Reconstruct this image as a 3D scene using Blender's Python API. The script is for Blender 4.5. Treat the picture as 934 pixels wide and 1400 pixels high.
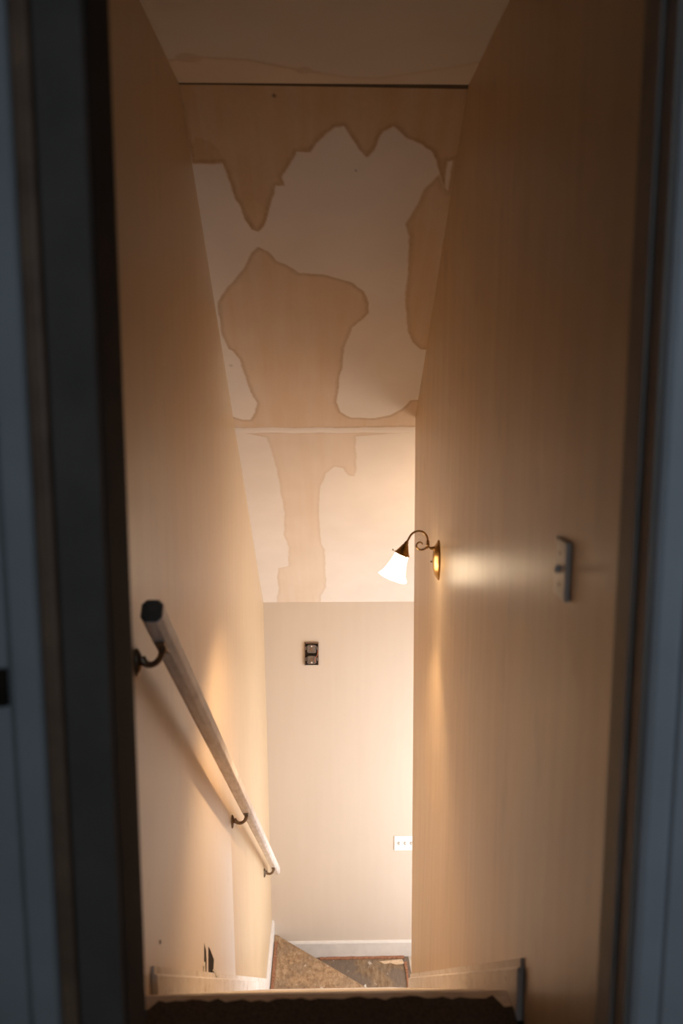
import bpy, bmesh, math, random
import numpy as np
from mathutils import Vector, Matrix

# ------------------------------------------------------------------ clear
for o in list(bpy.data.objects):
    bpy.data.objects.remove(o, do_unlink=True)
scene = bpy.context.scene
C = scene.collection
rnd = random.Random(7)

# ------------------------------------------------------------------ camera
EYE = 1.45
F_PX = 1150.0
cam_data = bpy.data.cameras.new('camera')
cam = bpy.data.objects.new('camera', cam_data)
C.objects.link(cam)
cam_data.sensor_fit = 'VERTICAL'
cam_data.sensor_height = 36.0
cam_data.lens = F_PX * 36.0 / 1400.0
cam.location = (0, 0, EYE)
cam.rotation_euler = (math.radians(90 - 8.409), 0, math.radians(-1.232))
cam_data.clip_start = 0.02
cam_data.dof.use_dof = True
cam_data.dof.focus_distance = 4.6
cam_data.dof.aperture_fstop = 2.2
scene.camera = cam

# ------------------------------------------------------------------ world, daylight, exposure
world = bpy.data.worlds.new('world')
scene.world = world
world.use_nodes = True
bgn = world.node_tree.nodes['Background']
bgn.inputs['Color'].default_value = (0.62, 0.76, 1.0, 1)
bgn.inputs['Strength'].default_value = 0.25

def area(name, loc, target, sx, sy, watts, col):
    ld = bpy.data.lights.new(name, 'AREA')
    ld.shape = 'RECTANGLE'
    ld.size, ld.size_y = sx, sy
    ld.energy = watts
    ld.color = col
    o = bpy.data.objects.new(name, ld)
    C.objects.link(o)
    o.location = loc
    o.rotation_euler = (Vector(target) - Vector(loc)).to_track_quat('-Z', 'Y').to_euler()
    return o

# daylight outside the window of the lower hall (round the corner at the stair foot)
area('hall_window_daylight', (1.60, 5.06, -1.60), (0.0, 5.06, -1.60), 1.4, 2.3, 51, (1.0, 0.95, 0.965))
# daylight outside the window of the upstairs landing, behind the camera
area('landing_window_daylight', (0.55, -2.25, 1.55), (0.2, 1.0, 1.5), 1.0, 1.2, 12.0, (0.74, 0.86, 1.0))

vs = scene.view_settings
vs.view_transform = 'Standard'
vs.look = 'None'
vs.exposure = 0.64
vs.gamma = 1.0
vs.use_curve_mapping = False

# ------------------------------------------------------------------ materials
MATS = {}
def new_mat(name):
    m = bpy.data.materials.new(name)
    m.use_nodes = True
    nt = m.node_tree
    for n in list(nt.nodes):
        nt.nodes.remove(n)
    out = nt.nodes.new('ShaderNodeOutputMaterial')
    MATS[name] = m
    return m, nt, out

def N(nt, typ, **kw):
    n = nt.nodes.new(typ)
    for k, v in kw.items():
        setattr(n, k, v)
    return n

def noise(nt, vec, scale, detail=4, rough=.55):
    n = N(nt, 'ShaderNodeTexNoise')
    n.inputs['Scale'].default_value = scale
    n.inputs['Detail'].default_value = detail
    n.inputs['Roughness'].default_value = rough
    nt.links.new(vec, n.inputs['Vector'])
    return n.outputs['Fac']

def mapped(nt, scale):
    tc = N(nt, 'ShaderNodeNewGeometry')
    mp = N(nt, 'ShaderNodeMapping')
    mp.inputs['Scale'].default_value = scale
    nt.links.new(tc.outputs['Position'], mp.inputs['Vector'])
    return mp.outputs['Vector']

def ramp(nt, fac, stops):
    r = N(nt, 'ShaderNodeValToRGB')
    els = r.color_ramp.elements
    while len(els) < len(stops):
        els.new(0.5)
    for e, (p, c) in zip(els, stops):
        e.position = p
        e.color = (*c, 1) if len(c) == 3 else c
    nt.links.new(fac, r.inputs['Fac'])
    return r.outputs['Color']

def mixc(nt, fac, a, b, mode='MIX'):
    m = N(nt, 'ShaderNodeMix', data_type='RGBA', blend_type=mode)
    for sock, v in ((m.inputs[0], fac), (m.inputs[6], a), (m.inputs[7], b)):
        if isinstance(v, (int, float)):
            sock.default_value = v
        elif isinstance(v, tuple):
            sock.default_value = (*v, 1) if len(v) == 3 else v
        else:
            nt.links.new(v, sock)
    return m.outputs[2]

def math_n(nt, op, a, b=0.0, clamp=False):
    m = N(nt, 'ShaderNodeMath', operation=op, use_clamp=clamp)
    for i, v in enumerate((a, b)):
        if isinstance(v, (int, float)):
            m.inputs[i].default_value = v
        else:
            nt.links.new(v, m.inputs[i])
    return m.outputs[0]

def smooth(nt, v, lo, hi):
    m = N(nt, 'ShaderNodeMapRange', interpolation_type='SMOOTHSTEP')
    nt.links.new(v, m.inputs['Value'])
    m.inputs['From Min'].default_value = lo
    m.inputs['From Max'].default_value = hi
    return m.outputs['Result']

def bsdf(nt, out, col, rough=.6, metal=0., spec=.4, bump=None, bstr=.2, bdist=.002):
    b = N(nt, 'ShaderNodeBsdfPrincipled')
    for sock, v in ((b.inputs['Base Color'], col), (b.inputs['Roughness'], rough)):
        if isinstance(v, (int, float)):
            sock.default_value = v
        elif isinstance(v, tuple):
            sock.default_value = (*v, 1)
        else:
            nt.links.new(v, sock)
    b.inputs['Metallic'].default_value = metal
    b.inputs['Specular IOR Level'].default_value = spec
    if bump is not None:
        bn = N(nt, 'ShaderNodeBump')
        bn.inputs['Strength'].default_value = bstr
        bn.inputs['Distance'].default_value = bdist
        nt.links.new(bump, bn.inputs['Height'])
        nt.links.new(bn.outputs['Normal'], b.inputs['Normal'])
    nt.links.new(b.outputs[0], out.inputs['Surface'])
    return b

def simple(name, col, rough=.6, metal=0., spec=.4, vary=.12, scale=30., bstr=.1):
    m, nt, out = new_mat(name)
    f = noise(nt, mapped(nt, (1, 1, 1)), scale)
    dark = tuple(c * (1 - vary) for c in col)
    lite = tuple(min(1, c * (1 + vary)) for c in col)
    bsdf(nt, out, ramp(nt, f, [(.3, dark), (.7, lite)]), rough, metal, spec, f, bstr)
    return m

WALL = (0.64, 0.475, 0.30)
def wall_mat(name, col=WALL, rough=.42, spec=.4, streak=.08, smudge=.0):
    m, nt, out = new_mat(name)
    s = noise(nt, mapped(nt, (9, 9, .7)), 2.0, 5)
    b = noise(nt, mapped(nt, (1, 1, 1)), 1.6, 3)
    g = noise(nt, mapped(nt, (1, 1, 1)), 260., 2)
    f = math_n(nt, 'ADD', math_n(nt, 'MULTIPLY', s, .6), math_n(nt, 'MULTIPLY', b, .4))
    col1 = ramp(nt, f, [(.32, tuple(c * (1 - streak * (1.0 + .3 * i)) for i, c in enumerate(col))), (.62, col)])
    if smudge:
        k = noise(nt, mapped(nt, (3.2, 3.2, 1.3)), 3.0, 6, .62)
        sm = smooth(nt, k, .56, .74)
        col1 = mixc(nt, math_n(nt, 'MULTIPLY', sm, smudge), col1, tuple(c * .55 for c in col))
    h = math_n(nt, 'ADD', math_n(nt, 'MULTIPLY', s, .7), math_n(nt, 'MULTIPLY', g, .3))
    rg = math_n(nt, 'ADD', math_n(nt, 'MULTIPLY', b, .14), rough - .07)
    bsdf(nt, out, col1, rg, 0, spec, h, .12, .004)
    return m

wall_mat('paint_right', rough=.37, spec=.5, streak=.14, smudge=.28)
wall_mat('paint_far', (0.67, .58, .49), rough=.7, spec=.25, streak=.03)
wall_mat('paint_hall', (0.72, .62, .49), rough=.7, spec=.25, streak=.03)

# left wall: tan paint, mixed whiter low down as far as a sharp upright edge
m, nt, out = new_mat('paint_left')
pos = N(nt, 'ShaderNodeNewGeometry').outputs['Position']
sep = N(nt, 'ShaderNodeSeparateXYZ'); nt.links.new(pos, sep.inputs[0])
yy, zz = sep.outputs[1], sep.outputs[2]
s = noise(nt, mapped(nt, (9, 9, .7)), 2.0, 5)
b = noise(nt, mapped(nt, (1, 1, 1)), 2.2, 4)
base = ramp(nt, math_n(nt, 'ADD', math_n(nt, 'MULTIPLY', s, .6), math_n(nt, 'MULTIPLY', b, .4)),
            [(.32, (.585, .43, .265)), (.62, WALL)])
before = math_n(nt, 'SUBTRACT', 1.0, smooth(nt, yy, 3.665, 3.685))
line = math_n(nt, 'ADD', zz, math_n(nt, 'MULTIPLY', yy, .76))        # constant along the stair pitch
below = math_n(nt, 'SUBTRACT', 1.0, smooth(nt, math_n(nt, 'ADD', line, math_n(nt, 'MULTIPLY', b, .10)), 2.05, 2.36))
near = smooth(nt, math_n(nt, 'ADD', yy, math_n(nt, 'MULTIPLY', s, .3)), 2.9, 3.85)
amt = math_n(nt, 'MULTIPLY', math_n(nt, 'MULTIPLY', before, below),
             math_n(nt, 'ADD', .55, math_n(nt, 'MULTIPLY', near, .45)), True)
base = mixc(nt, amt, base, (.76, .70, .66))
dirt = smooth(nt, noise(nt, mapped(nt, (1, 4, 2)), 5, 5, .6), .6, .78)
base = mixc(nt, math_n(nt, 'MULTIPLY', dirt, .25), base, (.28, .2, .13))
g = noise(nt, mapped(nt, (1, 1, 1)), 260., 2)
bsdf(nt, out, base, math_n(nt, 'ADD', .30, math_n(nt, 'MULTIPLY', b, .12)), 0, .55,
     math_n(nt, 'ADD', math_n(nt, 'MULTIPLY', s, .7), math_n(nt, 'MULTIPLY', g, .3)), .12, .004)

# ceiling board with water stains: the tint and the tide line are baked per vertex from outlines
def stain_mat(name, k=1.0):
    m, nt, out = new_mat(name)
    at = N(nt, 'ShaderNodeAttribute', attribute_name='stain', attribute_type='GEOMETRY')
    sp = N(nt, 'ShaderNodeSeparateColor'); nt.links.new(at.outputs['Color'], sp.inputs[0])
    fine = noise(nt, mapped(nt, (1, 1, 1)), 55, 5, .6)
    run = noise(nt, mapped(nt, (14, 1.2, 1.2)), 1.4, 4)
    clean = ramp(nt, noise(nt, mapped(nt, (1, 1, 1)), 3.0, 4), [(.35, (.77 * k, .69 * k, .62 * k)), (.7, (.82 * k, .74 * k, .67 * k))])
    tint = math_n(nt, 'MULTIPLY', sp.outputs[0], math_n(nt, 'ADD', .50, math_n(nt, 'MULTIPLY', run, 1.0)), True)
    c = mixc(nt, tint, clean, (.67, .46, .265))
    ring = math_n(nt, 'MULTIPLY', sp.outputs[1], math_n(nt, 'ADD', .35, math_n(nt, 'MULTIPLY', fine, .9)), True)
    c = mixc(nt, ring, c, (.36, .22, .115))
    c = mixc(nt, sp.outputs[2], c, (.05, .035, .02))
    g = noise(nt, mapped(nt, (1, 1, 1)), 180., 3)
    bsdf(nt, out, c, .75, 0, .25, g, .1, .002)
stain_mat('stained_board')
stain_mat('dimmed_ceiling_paint', .72)  # flat ceiling: same board paint, darkened for the weaker light up there

simple('white_trim', (.70, .66, .62), .45, 0, .4, .06, 12)
simple('white_plastic', (.88, .86, .83), .38, 0, .45, .02)
simple('toggle_plastic', (.72, .69, .64), .38, 0, .45, .02)
simple('blue_grey_paint', (.50, .51, .53), .4, 0, .4, .06, 8)
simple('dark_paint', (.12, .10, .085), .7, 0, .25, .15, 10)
simple('brown_wood', (.20, .12, .075), .5, 0, .35, .25, 14)
simple('bronze', (.22, .16, .11), .38, .85, .5, .15, 40)
simple('steel', (.42, .39, .36), .42, .8, .5, .25, 90)
simple('black_gap', (.03, .022, .016), .9, 0, .1, .1)
simple('crease_gap', (.11, .08, .055), .9, 0, .1, .1)
simple('old_steel', (.19, .16, .14), .45, .5, .5, .35, 120)
simple('shaded_grey_paint', (.34, .35, .36), .45, 0, .35, .06, 8)  # left outer casing: grey darkened in place of the light blocked there
simple('rail_end_shade', (.09, .08, .07), .7, 0, .2, .2, 30)  # rail end facing away from the lamps: its shade is in this colour
simple('black_paint', (.035, .03, .026), .8, 0, .15, .15, 10)
simple('jamb_paint', (.30, .265, .235), .55, 0, .3, .1, 10)
simple('gypsum', (.62, .58, .53), .9, 0, .1, .12, 70)
simple('copper_wire', (.45, .16, .09), .45, .3)
simple('carpet_floor', (.085, .065, .05), .95, 0, .1, .35, 160, .6)
simple('room_paint', (.30, .30, .31), .7, 0, .25, .05)

m, nt, out = new_mat('brass')
f = noise(nt, mapped(nt, (1, 1, 1)), 45, 4)
bsdf(nt, out, ramp(nt, f, [(.3, (.30, .17, .06)), (.7, (.52, .33, .13))]), .3, 1.0, .5, f, .05)

# worn skirting boards
m, nt, out = new_mat('worn_white')
f = noise(nt, mapped(nt, (1, 1.6, 1.6)), 5, 6, .65)
f2 = noise(nt, mapped(nt, (1, 1, 1)), 45, 4)
c = ramp(nt, f, [(.24, (.40, .30, .22)), (.40, (.70, .62, .55)), (.7, (.80, .75, .71))])
c = mixc(nt, math_n(nt, 'MULTIPLY', smooth(nt, f2, .58, .7), .35), c, (.30, .2, .13))
bsdf(nt, out, c, .5, 0, .35, f2, .15)

# handrail: old off-white paint gone grey and scuffed
m, nt, out = new_mat('rail_paint')
f = noise(nt, mapped(nt, (6, 1.2, 1.2)), 9, 6, .65)
bsdf(nt, out, ramp(nt, f, [(.3, (.54, .46, .41)), (.6, (.78, .71, .67))]), .42, 0, .4, f, .1)

# bare board treads, dirty, splashed with plaster
def board_mat(name, k, grey, sc):
    m, nt, out = new_mat(name)
    g1 = noise(nt, mapped(nt, sc), 6, 8, .72)
    g2 = noise(nt, mapped(nt, (1, 1, 1)), 3.2, 5, .6)
    g3 = noise(nt, mapped(nt, (1, 1, 1)), 22, 4, .6)
    c = ramp(nt, g1, [(.30, (.17 * k, .10 * k, .055 * k)), (.5, (.34 * k, .225 * k, .13 * k)), (.70, (.49 * k, .355 * k, .225 * k))])
    c = mixc(nt, math_n(nt, 'MULTIPLY', smooth(nt, g2, .45, .62), grey), c, (.15, .12, .10))
    c = mixc(nt, math_n(nt, 'MULTIPLY', smooth(nt, g3, .63, .72), .6), c, (.66, .58, .5))
    bsdf(nt, out, c, .85, 0, .2, g1, .25)
board_mat('bare_board', 1.0, .35, (6, 3.2, 3))
board_mat('old_board', .68, .75, (9, 2, 3))

# stair treads: coloured pale to bounce light upward; pale worn front edge
m, nt, out = new_mat('stair_tread')
f = noise(nt, mapped(nt, (1.5, 9, 4)), 7, 6, .65)
bsdf(nt, out, ramp(nt, f, [(.3, (.56, .47, .38)), (.7, (.74, .66, .57))]), .7, 0, .3, f, .2)
m, nt, out = new_mat('pale_nosing')
f = noise(nt, mapped(nt, (3, 9, 4)), 7, 6, .65)
bsdf(nt, out, ramp(nt, f, [(.3, (.62, .50, .41)), (.7, (.82, .74, .66))]), .4, 0, .3, f, .2)
simple('tack_wood', (.30, .14, .08), .75, 0, .2, .4, 60, .3)
simple('splinter_wood', (.62, .46, .31), .8, 0, .2, .2, 60, .3)

# lit frosted glass of the sconce and its lamp
def glow_mat(name, col, st):
    m, nt, out = new_mat(name)
    e = N(nt, 'ShaderNodeEmission')
    e.inputs['Color'].default_value = (*col, 1)
    e.inputs['Strength'].default_value = st
    d = N(nt, 'ShaderNodeBsdfPrincipled')
    d.inputs['Base Color'].default_value = (.85, .82, .78, 1)
    d.inputs['Roughness'].default_value = .25
    a = N(nt, 'ShaderNodeAddShader')
    nt.links.new(e.outputs[0], a.inputs[0]); nt.links.new(d.outputs[0], a.inputs[1])
    nt.links.new(a.outputs[0], out.inputs['Surface'])
glow_mat('lit_shade_glass', (1.0, .76, .50), 9.0)
glow_mat('lit_bulb', (1.0, .80, .55), 40.0)

m, nt, out = new_mat('window_glass')
t = N(nt, 'ShaderNodeBsdfTransparent'); t.inputs[0].default_value = (.95, .97, .97, 1)
gl = N(nt, 'ShaderNodeBsdfGlossy'); gl.inputs['Roughness'].default_value = .03
mx = N(nt, 'ShaderNodeMixShader'); mx.inputs[0].default_value = .06
nt.links.new(t.outputs[0], mx.inputs[1]); nt.links.new(gl.outputs[0], mx.inputs[2])
nt.links.new(mx.outputs[0], out.inputs['Surface'])

# ------------------------------------------------------------------ mesh helpers
def obj(name, bm, mat, parent=None, sm=False, label=None):
    bmesh.ops.recalc_face_normals(bm, faces=bm.faces)
    me = bpy.data.meshes.new(name)
    bm.to_mesh(me); bm.free()
    me.materials.append(MATS[mat])
    if sm:
        for p in me.polygons:
            p.use_smooth = True
    o = bpy.data.objects.new(name, me)
    C.objects.link(o)
    if parent is not None:
        o.parent = parent
        o.matrix_parent_inverse = Matrix.Translation(-parent.location) if parent.type == 'EMPTY' else Matrix()
    if label:
        o['label'] = label
    return o

def bevel_mod(o, w=.003, seg=2):
    md = o.modifiers.new('bevel', 'BEVEL'); md.width = w; md.segments = seg; md.limit_method = 'ANGLE'
    return o

def box(bm, x0, x1, y0, y1, z0, z1):
    vs_ = [bm.verts.new(p) for p in ((x0, y0, z0), (x1, y0, z0), (x1, y1, z0), (x0, y1, z0),
                                      (x0, y0, z1), (x1, y0, z1), (x1, y1, z1), (x0, y1, z1))]
    for f in ((0, 1, 2, 3), (4, 5, 6, 7), (0, 1, 5, 4), (1, 2, 6, 5), (2, 3, 7, 6), (3, 0, 4, 7)):
        bm.faces.new([vs_[i] for i in f])
    return bm

def nb(): return bmesh.new()
def boxbm(*a): return box(nb(), *a)

def prism(bm, base, top):
    """closed solid between two matching rings of 3-D points"""
    a = [bm.verts.new(p) for p in base]; b_ = [bm.verts.new(p) for p in top]
    n = len(a)
    bm.faces.new(a); bm.faces.new(b_)
    for i in range(n):
        bm.faces.new((a[i], a[(i + 1) % n], b_[(i + 1) % n], b_[i]))
    return bm

def frame_for(d):
    d = d.normalized()
    up = Vector((0, 0, 1)) if abs(d.z) < .92 else Vector((0, 1, 0))
    a = d.cross(up).normalized()
    return a, a.cross(d).normalized()

def tube(bm, pts, rad, seg=14, cap=True):
    pts = [Vector(p) for p in pts]
    rings = []
    prev = None
    for i, p in enumerate(pts):
        d = (pts[min(i + 1, len(pts) - 1)] - pts[max(i - 1, 0)]).normalized()
        if prev is None:
            a, b_ = frame_for(d)
        else:
            a = (prev - d * prev.dot(d)).normalized(); b_ = d.cross(a)
        prev = a
        r = rad[i] if isinstance(rad, (list, tuple)) else rad
        rings.append([bm.verts.new(p + a * (r * math.cos(2 * math.pi * k / seg)) + b_ * (r * math.sin(2 * math.pi * k / seg)))
                      for k in range(seg)])
    for r0, r1 in zip(rings, rings[1:]):
        for k in range(seg):
            bm.faces.new((r0[k], r0[(k + 1) % seg], r1[(k + 1) % seg], r1[k]))
    if cap:
        bm.faces.new(rings[0]); bm.faces.new(rings[-1])
    return bm

def lathe(bm, origin, axis, prof, seg=32, sx=1., sy=1., ripple=None, cap0=False, cap1=False):
    """prof: (distance along axis, radius)"""
    o = Vector(origin); ax = Vector(axis).normalized()
    a, b_ = frame_for(ax)
    rings = []
    for (t_, r) in prof:
        ring = []
        for k in range(seg):
            th = 2 * math.pi * k / seg
            rr = r * (1 + (ripple(t_, th) if ripple else 0))
            ring.append(bm.verts.new(o + ax * t_ + a * (rr * sx * math.cos(th)) + b_ * (rr * sy * math.sin(th))))
        rings.append(ring)
    for r0, r1 in zip(rings, rings[1:]):
        for k in range(seg):
            bm.faces.new((r0[k], r0[(k + 1) % seg], r1[(k + 1) % seg], r1[k]))
    if cap0: bm.faces.new(rings[0])
    if cap1: bm.faces.new(rings[-1])
    return bm

def spline(pts, n=8):
    pts = [Vector(p) for p in pts]
    out_ = []
    for i in range(len(pts) - 1):
        p0 = pts[max(i - 1, 0)]; p1 = pts[i]; p2 = pts[i + 1]; p3 = pts[min(i + 2, len(pts) - 1)]
        for k in range(n):
            t_ = k / n
            out_.append(.5 * ((2 * p1) + (p2 - p0) * t_ + (2 * p0 - 5 * p1 + 4 * p2 - p3) * t_ ** 2 + (3 * p1 - p0 - 3 * p2 + p3) * t_ ** 3))
    out_.append(pts[-1])
    return out_

def struct(o):
    o['kind'] = 'structure'
    return o

def thing(name, label, cat, loc, group=None):
    e = bpy.data.objects.new(name, None)
    C.objects.link(e)
    e.location = loc
    e.empty_display_size = .05
    e['label'] = label; e['category'] = cat
    if group: e['group'] = group
    return e

def tag(o, label, cat, group=None):
    o['label'] = label; o['category'] = cat
    if group: o['group'] = group
    return o

def holder(name, loc, label=None):
    e = bpy.data.objects.new(name, None)
    C.objects.link(e); e.location = loc; e.empty_display_size = .05
    e['kind'] = 'structure'
    if label: e['label'] = label
    return e

# ------------------------------------------------------------------ the place: main measures (metres)
XL, XR = -.445, .457          # stairwell walls
YF = 6.02                     # far wall
CZ = 2.385                    # flat ceiling
YC = 2.79                     # crease: the ceiling starts to slope here
SL = .772                     # ceiling pitch
SLEN = math.hypot(1, SL)
def zs(y): return CZ - SL * (y - YC)
def xl(z): return XL + max(0., -z) * .0125       # the old wall leans in a little lower down
YE = 4.125                    # right wall ends here; the stair turns right
def ye(z): return YE + .05 * z
YT, GO, RISE = 1.84, .2552, .198
NST = 13
ZW1, ZW2, ZH = -2.772, -2.962, -3.152            # winders and lower hall floor
JL, JR = -.293, XR            # door opening
YD0, YD1 = 1.13, 1.25         # door wall

# ------------------------------------------------------------------ ceilings
def seg_dist(P, poly, closed=True):
    A = np.array(poly); B = np.roll(A, -1, 0) if closed else A[1:]
    if not closed: A = A[:-1]
    best = np.full(len(P), 1e9)
    for a, b_ in zip(A, B):
        d = b_ - a
        t_ = np.clip(((P - a) @ d) / max(d @ d, 1e-12), 0, 1)
        q = P - a - t_[:, None] * d
        best = np.minimum(best, np.sqrt((q * q).sum(1)))
    return best

def inside(P, poly):
    A = np.array(poly); B = np.roll(A, -1, 0)
    r = np.zeros(len(P), bool)
    for a, b_ in zip(A, B):
        if a[1] == b_[1]: continue
        c = ((a[1] > P[:, 1]) != (b_[1] > P[:, 1])) & (P[:, 0] < (b_[0] - a[0]) * (P[:, 1] - a[1]) / (b_[1] - a[1]) + a[0])
        r ^= c
    return r

def rough_noise(P, seed):
    g_ = np.random.default_rng(seed)
    v = np.zeros(len(P))
    for k in range(14):
        w = g_.uniform(12, 150) ; th = g_.uniform(0, 6.283); ph = g_.uniform(0, 6.283)
        v += np.sin(w * (P[:, 0] * math.cos(th) + P[:, 1] * math.sin(th)) + ph) * (18 / (w + 18))
    return v / 5

# outlines of the water stains on the sloping ceiling: (x, metres down the slope from the crease)
STAINS = {
  'top': ([(-0.466,-0.010), (-0.454,0.090), (-0.448,0.197), (-0.446,0.288), (-0.384,0.288), (-0.342,0.285), (-0.330,0.344), (-0.310,0.434), (-0.287,0.526), (-0.264,0.577), (-0.240,0.587), (-0.217,0.556), (-0.196,0.485), (-0.172,0.417), (-0.164,0.380), (-0.136,0.379), (-0.140,0.343), (-0.115,0.301), (-0.089,0.245), (-0.042,0.245), (-0.014,0.200), (0.012,0.172), (0.043,0.147), (0.072,0.144), (0.100,0.199), (0.123,0.238), (0.149,0.264), (0.170,0.238), (0.200,0.165), (0.233,0.146), (0.282,0.189), (0.330,0.211), (0.367,0.236), (0.392,0.277), (0.408,0.330), (0.428,0.382), (0.435,0.404), (0.427,0.336), (0.425,0.279), (0.475,0.262), (0.499,-0.018)], .85, .80, .040, .30),
  'right': ([(0.406,0.333), (0.361,0.392), (0.342,0.459), (0.305,0.553), (0.326,0.605), (0.332,0.707), (0.338,0.880), (0.338,0.946), (0.365,1.123), (0.391,1.208), (0.428,1.257), (0.513,1.257), (0.550,0.633), (0.495,0.261), (0.445,0.265), (0.446,0.404), (0.428,0.385)], .75, .50, .045, .14),
  'mid': ([(-0.242,0.666), (-0.273,0.695), (-0.304,0.763), (-0.340,0.822), (-0.384,0.884), (-0.431,0.959), (-0.436,1.035), (-0.436,1.144), (-0.415,1.253), (-0.398,1.263), (-0.375,1.328), (-0.362,1.422), (-0.343,1.564), (-0.318,1.650), (-0.334,1.727), (-0.363,1.789), (-0.403,1.789), (-0.475,1.745), (-0.489,1.883), (0.546,1.847), (0.522,1.633), (0.422,1.627), (0.392,1.692), (0.332,1.752), (0.254,1.777), (0.137,1.771), (0.086,1.728), (0.063,1.644), (0.066,1.575), (0.087,1.369), (0.091,1.248), (0.115,1.161), (0.126,1.115), (0.173,1.047), (0.188,1.025), (0.188,0.964), (0.167,0.897), (0.124,0.856), (0.071,0.832), (-0.004,0.805), (-0.095,0.796), (-0.131,0.766), (-0.181,0.732), (-0.208,0.688)], .62, .60, .032, .10),
  'low': ([(-0.416,1.897), (-0.289,1.943), (-0.273,2.058), (-0.253,2.267), (-0.241,2.520), (-0.232,2.766), (-0.249,3.011), (-0.224,3.186), (-0.239,3.468), (-0.305,3.502), (-0.323,3.666), (-0.316,3.852), (-0.344,3.994), (-0.338,4.313), (-0.033,4.318), (-0.021,3.959), (0.016,3.818), (0.006,3.220), (-0.013,3.157), (-0.025,2.929), (-0.028,2.613), (-0.016,2.423), (0.015,2.291), (0.060,2.224), (0.106,2.235), (0.136,2.312), (0.172,2.322), (0.182,2.247), (0.169,2.080), (0.168,1.937), (0.291,1.918), (0.439,1.898)], .38, .20, .028, .02),
  'corner': ([(-.418,.187), (-.378,.198), (-.345,.235), (-.338,.290), (-.384,.292), (-.445,.294), (-.44,.22)], 1.0, .3, .05, .5),
}
SPOTS = [(-.152, .039, .007), (.116, .317, .004), (-.417, 1.369, .010)]

def set_stain(me, tint, ring, spot):
    at = me.attributes.new('stain', 'FLOAT_COLOR', 'POINT')
    arr = np.ones((len(tint), 4), np.float32)
    arr[:, 0] = tint; arr[:, 1] = ring; arr[:, 2] = spot
    at.data.foreach_set('color', arr.ravel())

def sloped_board(name, s0, s1, x0, x1, step, parent):
    nx = max(2, int((x1 - x0) / step)); ns = max(2, int((s1 - s0) / step))
    X, S_ = np.meshgrid(np.linspace(x0, x1, nx), np.linspace(s0, s1, ns), indexing='ij')
    P = np.stack([X.ravel(), S_.ravel()], 1)
    warp = np.stack([rough_noise(P, 3), rough_noise(P, 4)], 1) * .011 + np.stack([rough_noise(P * 2.6, 5), rough_noise(P * 2.6, 6)], 1) * .005
    Pw = P + warp
    tint = np.zeros(len(P)); ring = np.zeros(len(P)); spot = np.zeros(len(P))
    blot = rough_noise(P * .35, 9)
    for k, (poly, t_, r_, w, fill) in STAINS.items():
        lo = min(p[1] for p in poly) - .1; hi = max(p[1] for p in poly) + .1
        msk = (P[:, 1] > lo) & (P[:, 1] < hi)
        if not msk.any(): continue
        q = Pw[msk]
        ins = inside(q, poly); d = seg_dist(q, poly)
        sd = np.where(ins, d, -d)
        a = np.clip(sd / .006 + .5, 0, 1)
        # only the lower rim of a stain carries the dark tide line
        tint[msk] = np.maximum(tint[msk], a * t_ * (1 + .28 * blot[msk]))
        e = a * np.exp(-(np.clip(sd, 0, 9) / (w * .5)) ** 2)
        ring[msk] = np.maximum(ring[msk], np.maximum(e * r_ * (1 + .5 * rough_noise(P[msk] * .6, 21)), a * fill * (1 + .6 * blot[msk])))
    for (sx_, ss_, r_) in SPOTS:
        dd = np.hypot(P[:, 0] - sx_, P[:, 1] - ss_)
        spot = np.maximum(spot, np.clip(1.3 - dd / r_, 0, 1) * (.9 if r_ < .009 else .25))
    idx = np.arange(nx * ns).reshape(nx, ns)
    # lower face, with an upper skin 12 mm above
    ny_, nz_ = SL / SLEN, 1 / SLEN
    co = np.stack([P[:, 0], YC + P[:, 1] / SLEN, CZ - SL * P[:, 1] / SLEN], 1)
    top = [(x0, s0), (x1, s0), (x1, s1), (x0, s1)]
    tv = np.array([(a, YC + b_ / SLEN + ny_ * .012, CZ - SL * b_ / SLEN + nz_ * .012) for a, b_ in top])
    n0 = len(co)
    verts = np.vstack([co, tv])
    f = np.stack([idx[:-1, :-1], idx[:-1, 1:], idx[1:, 1:], idx[1:, :-1]], -1).reshape(-1, 4)
    faces = f.tolist() + [[n0, n0 + 1, n0 + 2, n0 + 3]]
    faces.append(idx[:, 0].tolist() + [n0 + 1, n0])                 # top edge
    faces.append(idx[::-1, -1].tolist() + [n0 + 3, n0 + 2])
    me = bpy.data.meshes.new(name)
    me.from_pydata(verts.tolist(), [], faces)
    z4 = np.zeros(4)
    set_stain(me, np.concatenate([tint, z4]), np.concatenate([ring, z4]), np.concatenate([spot, z4]))
    me.materials.append(MATS['stained_board'])
    o = bpy.data.objects.new(name, me); C.objects.link(o)
    o.parent = parent
    return o

ceil_slope = bpy.data.objects.new('ceiling_slope', None)
C.objects.link(ceil_slope); ceil_slope['kind'] = 'structure'
ceil_slope['label'] = 'sloping ceiling of water-stained drywall above the stairs'
SJ = 1.868                                               # joint between the two boards
SF = (YF - YC) * SLEN + .02
sloped_board('ceiling_panel', .004, SJ - .0015, XL - .03, XR + .03, .0055, ceil_slope)
sloped_board('ceiling_panel', SJ + .0015, SF, XL - .03, .80, .0062, ceil_slope)
sloped_board('ceiling_panel', SJ + .0015, SF, .80, 1.55, .2, ceil_slope)
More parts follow.
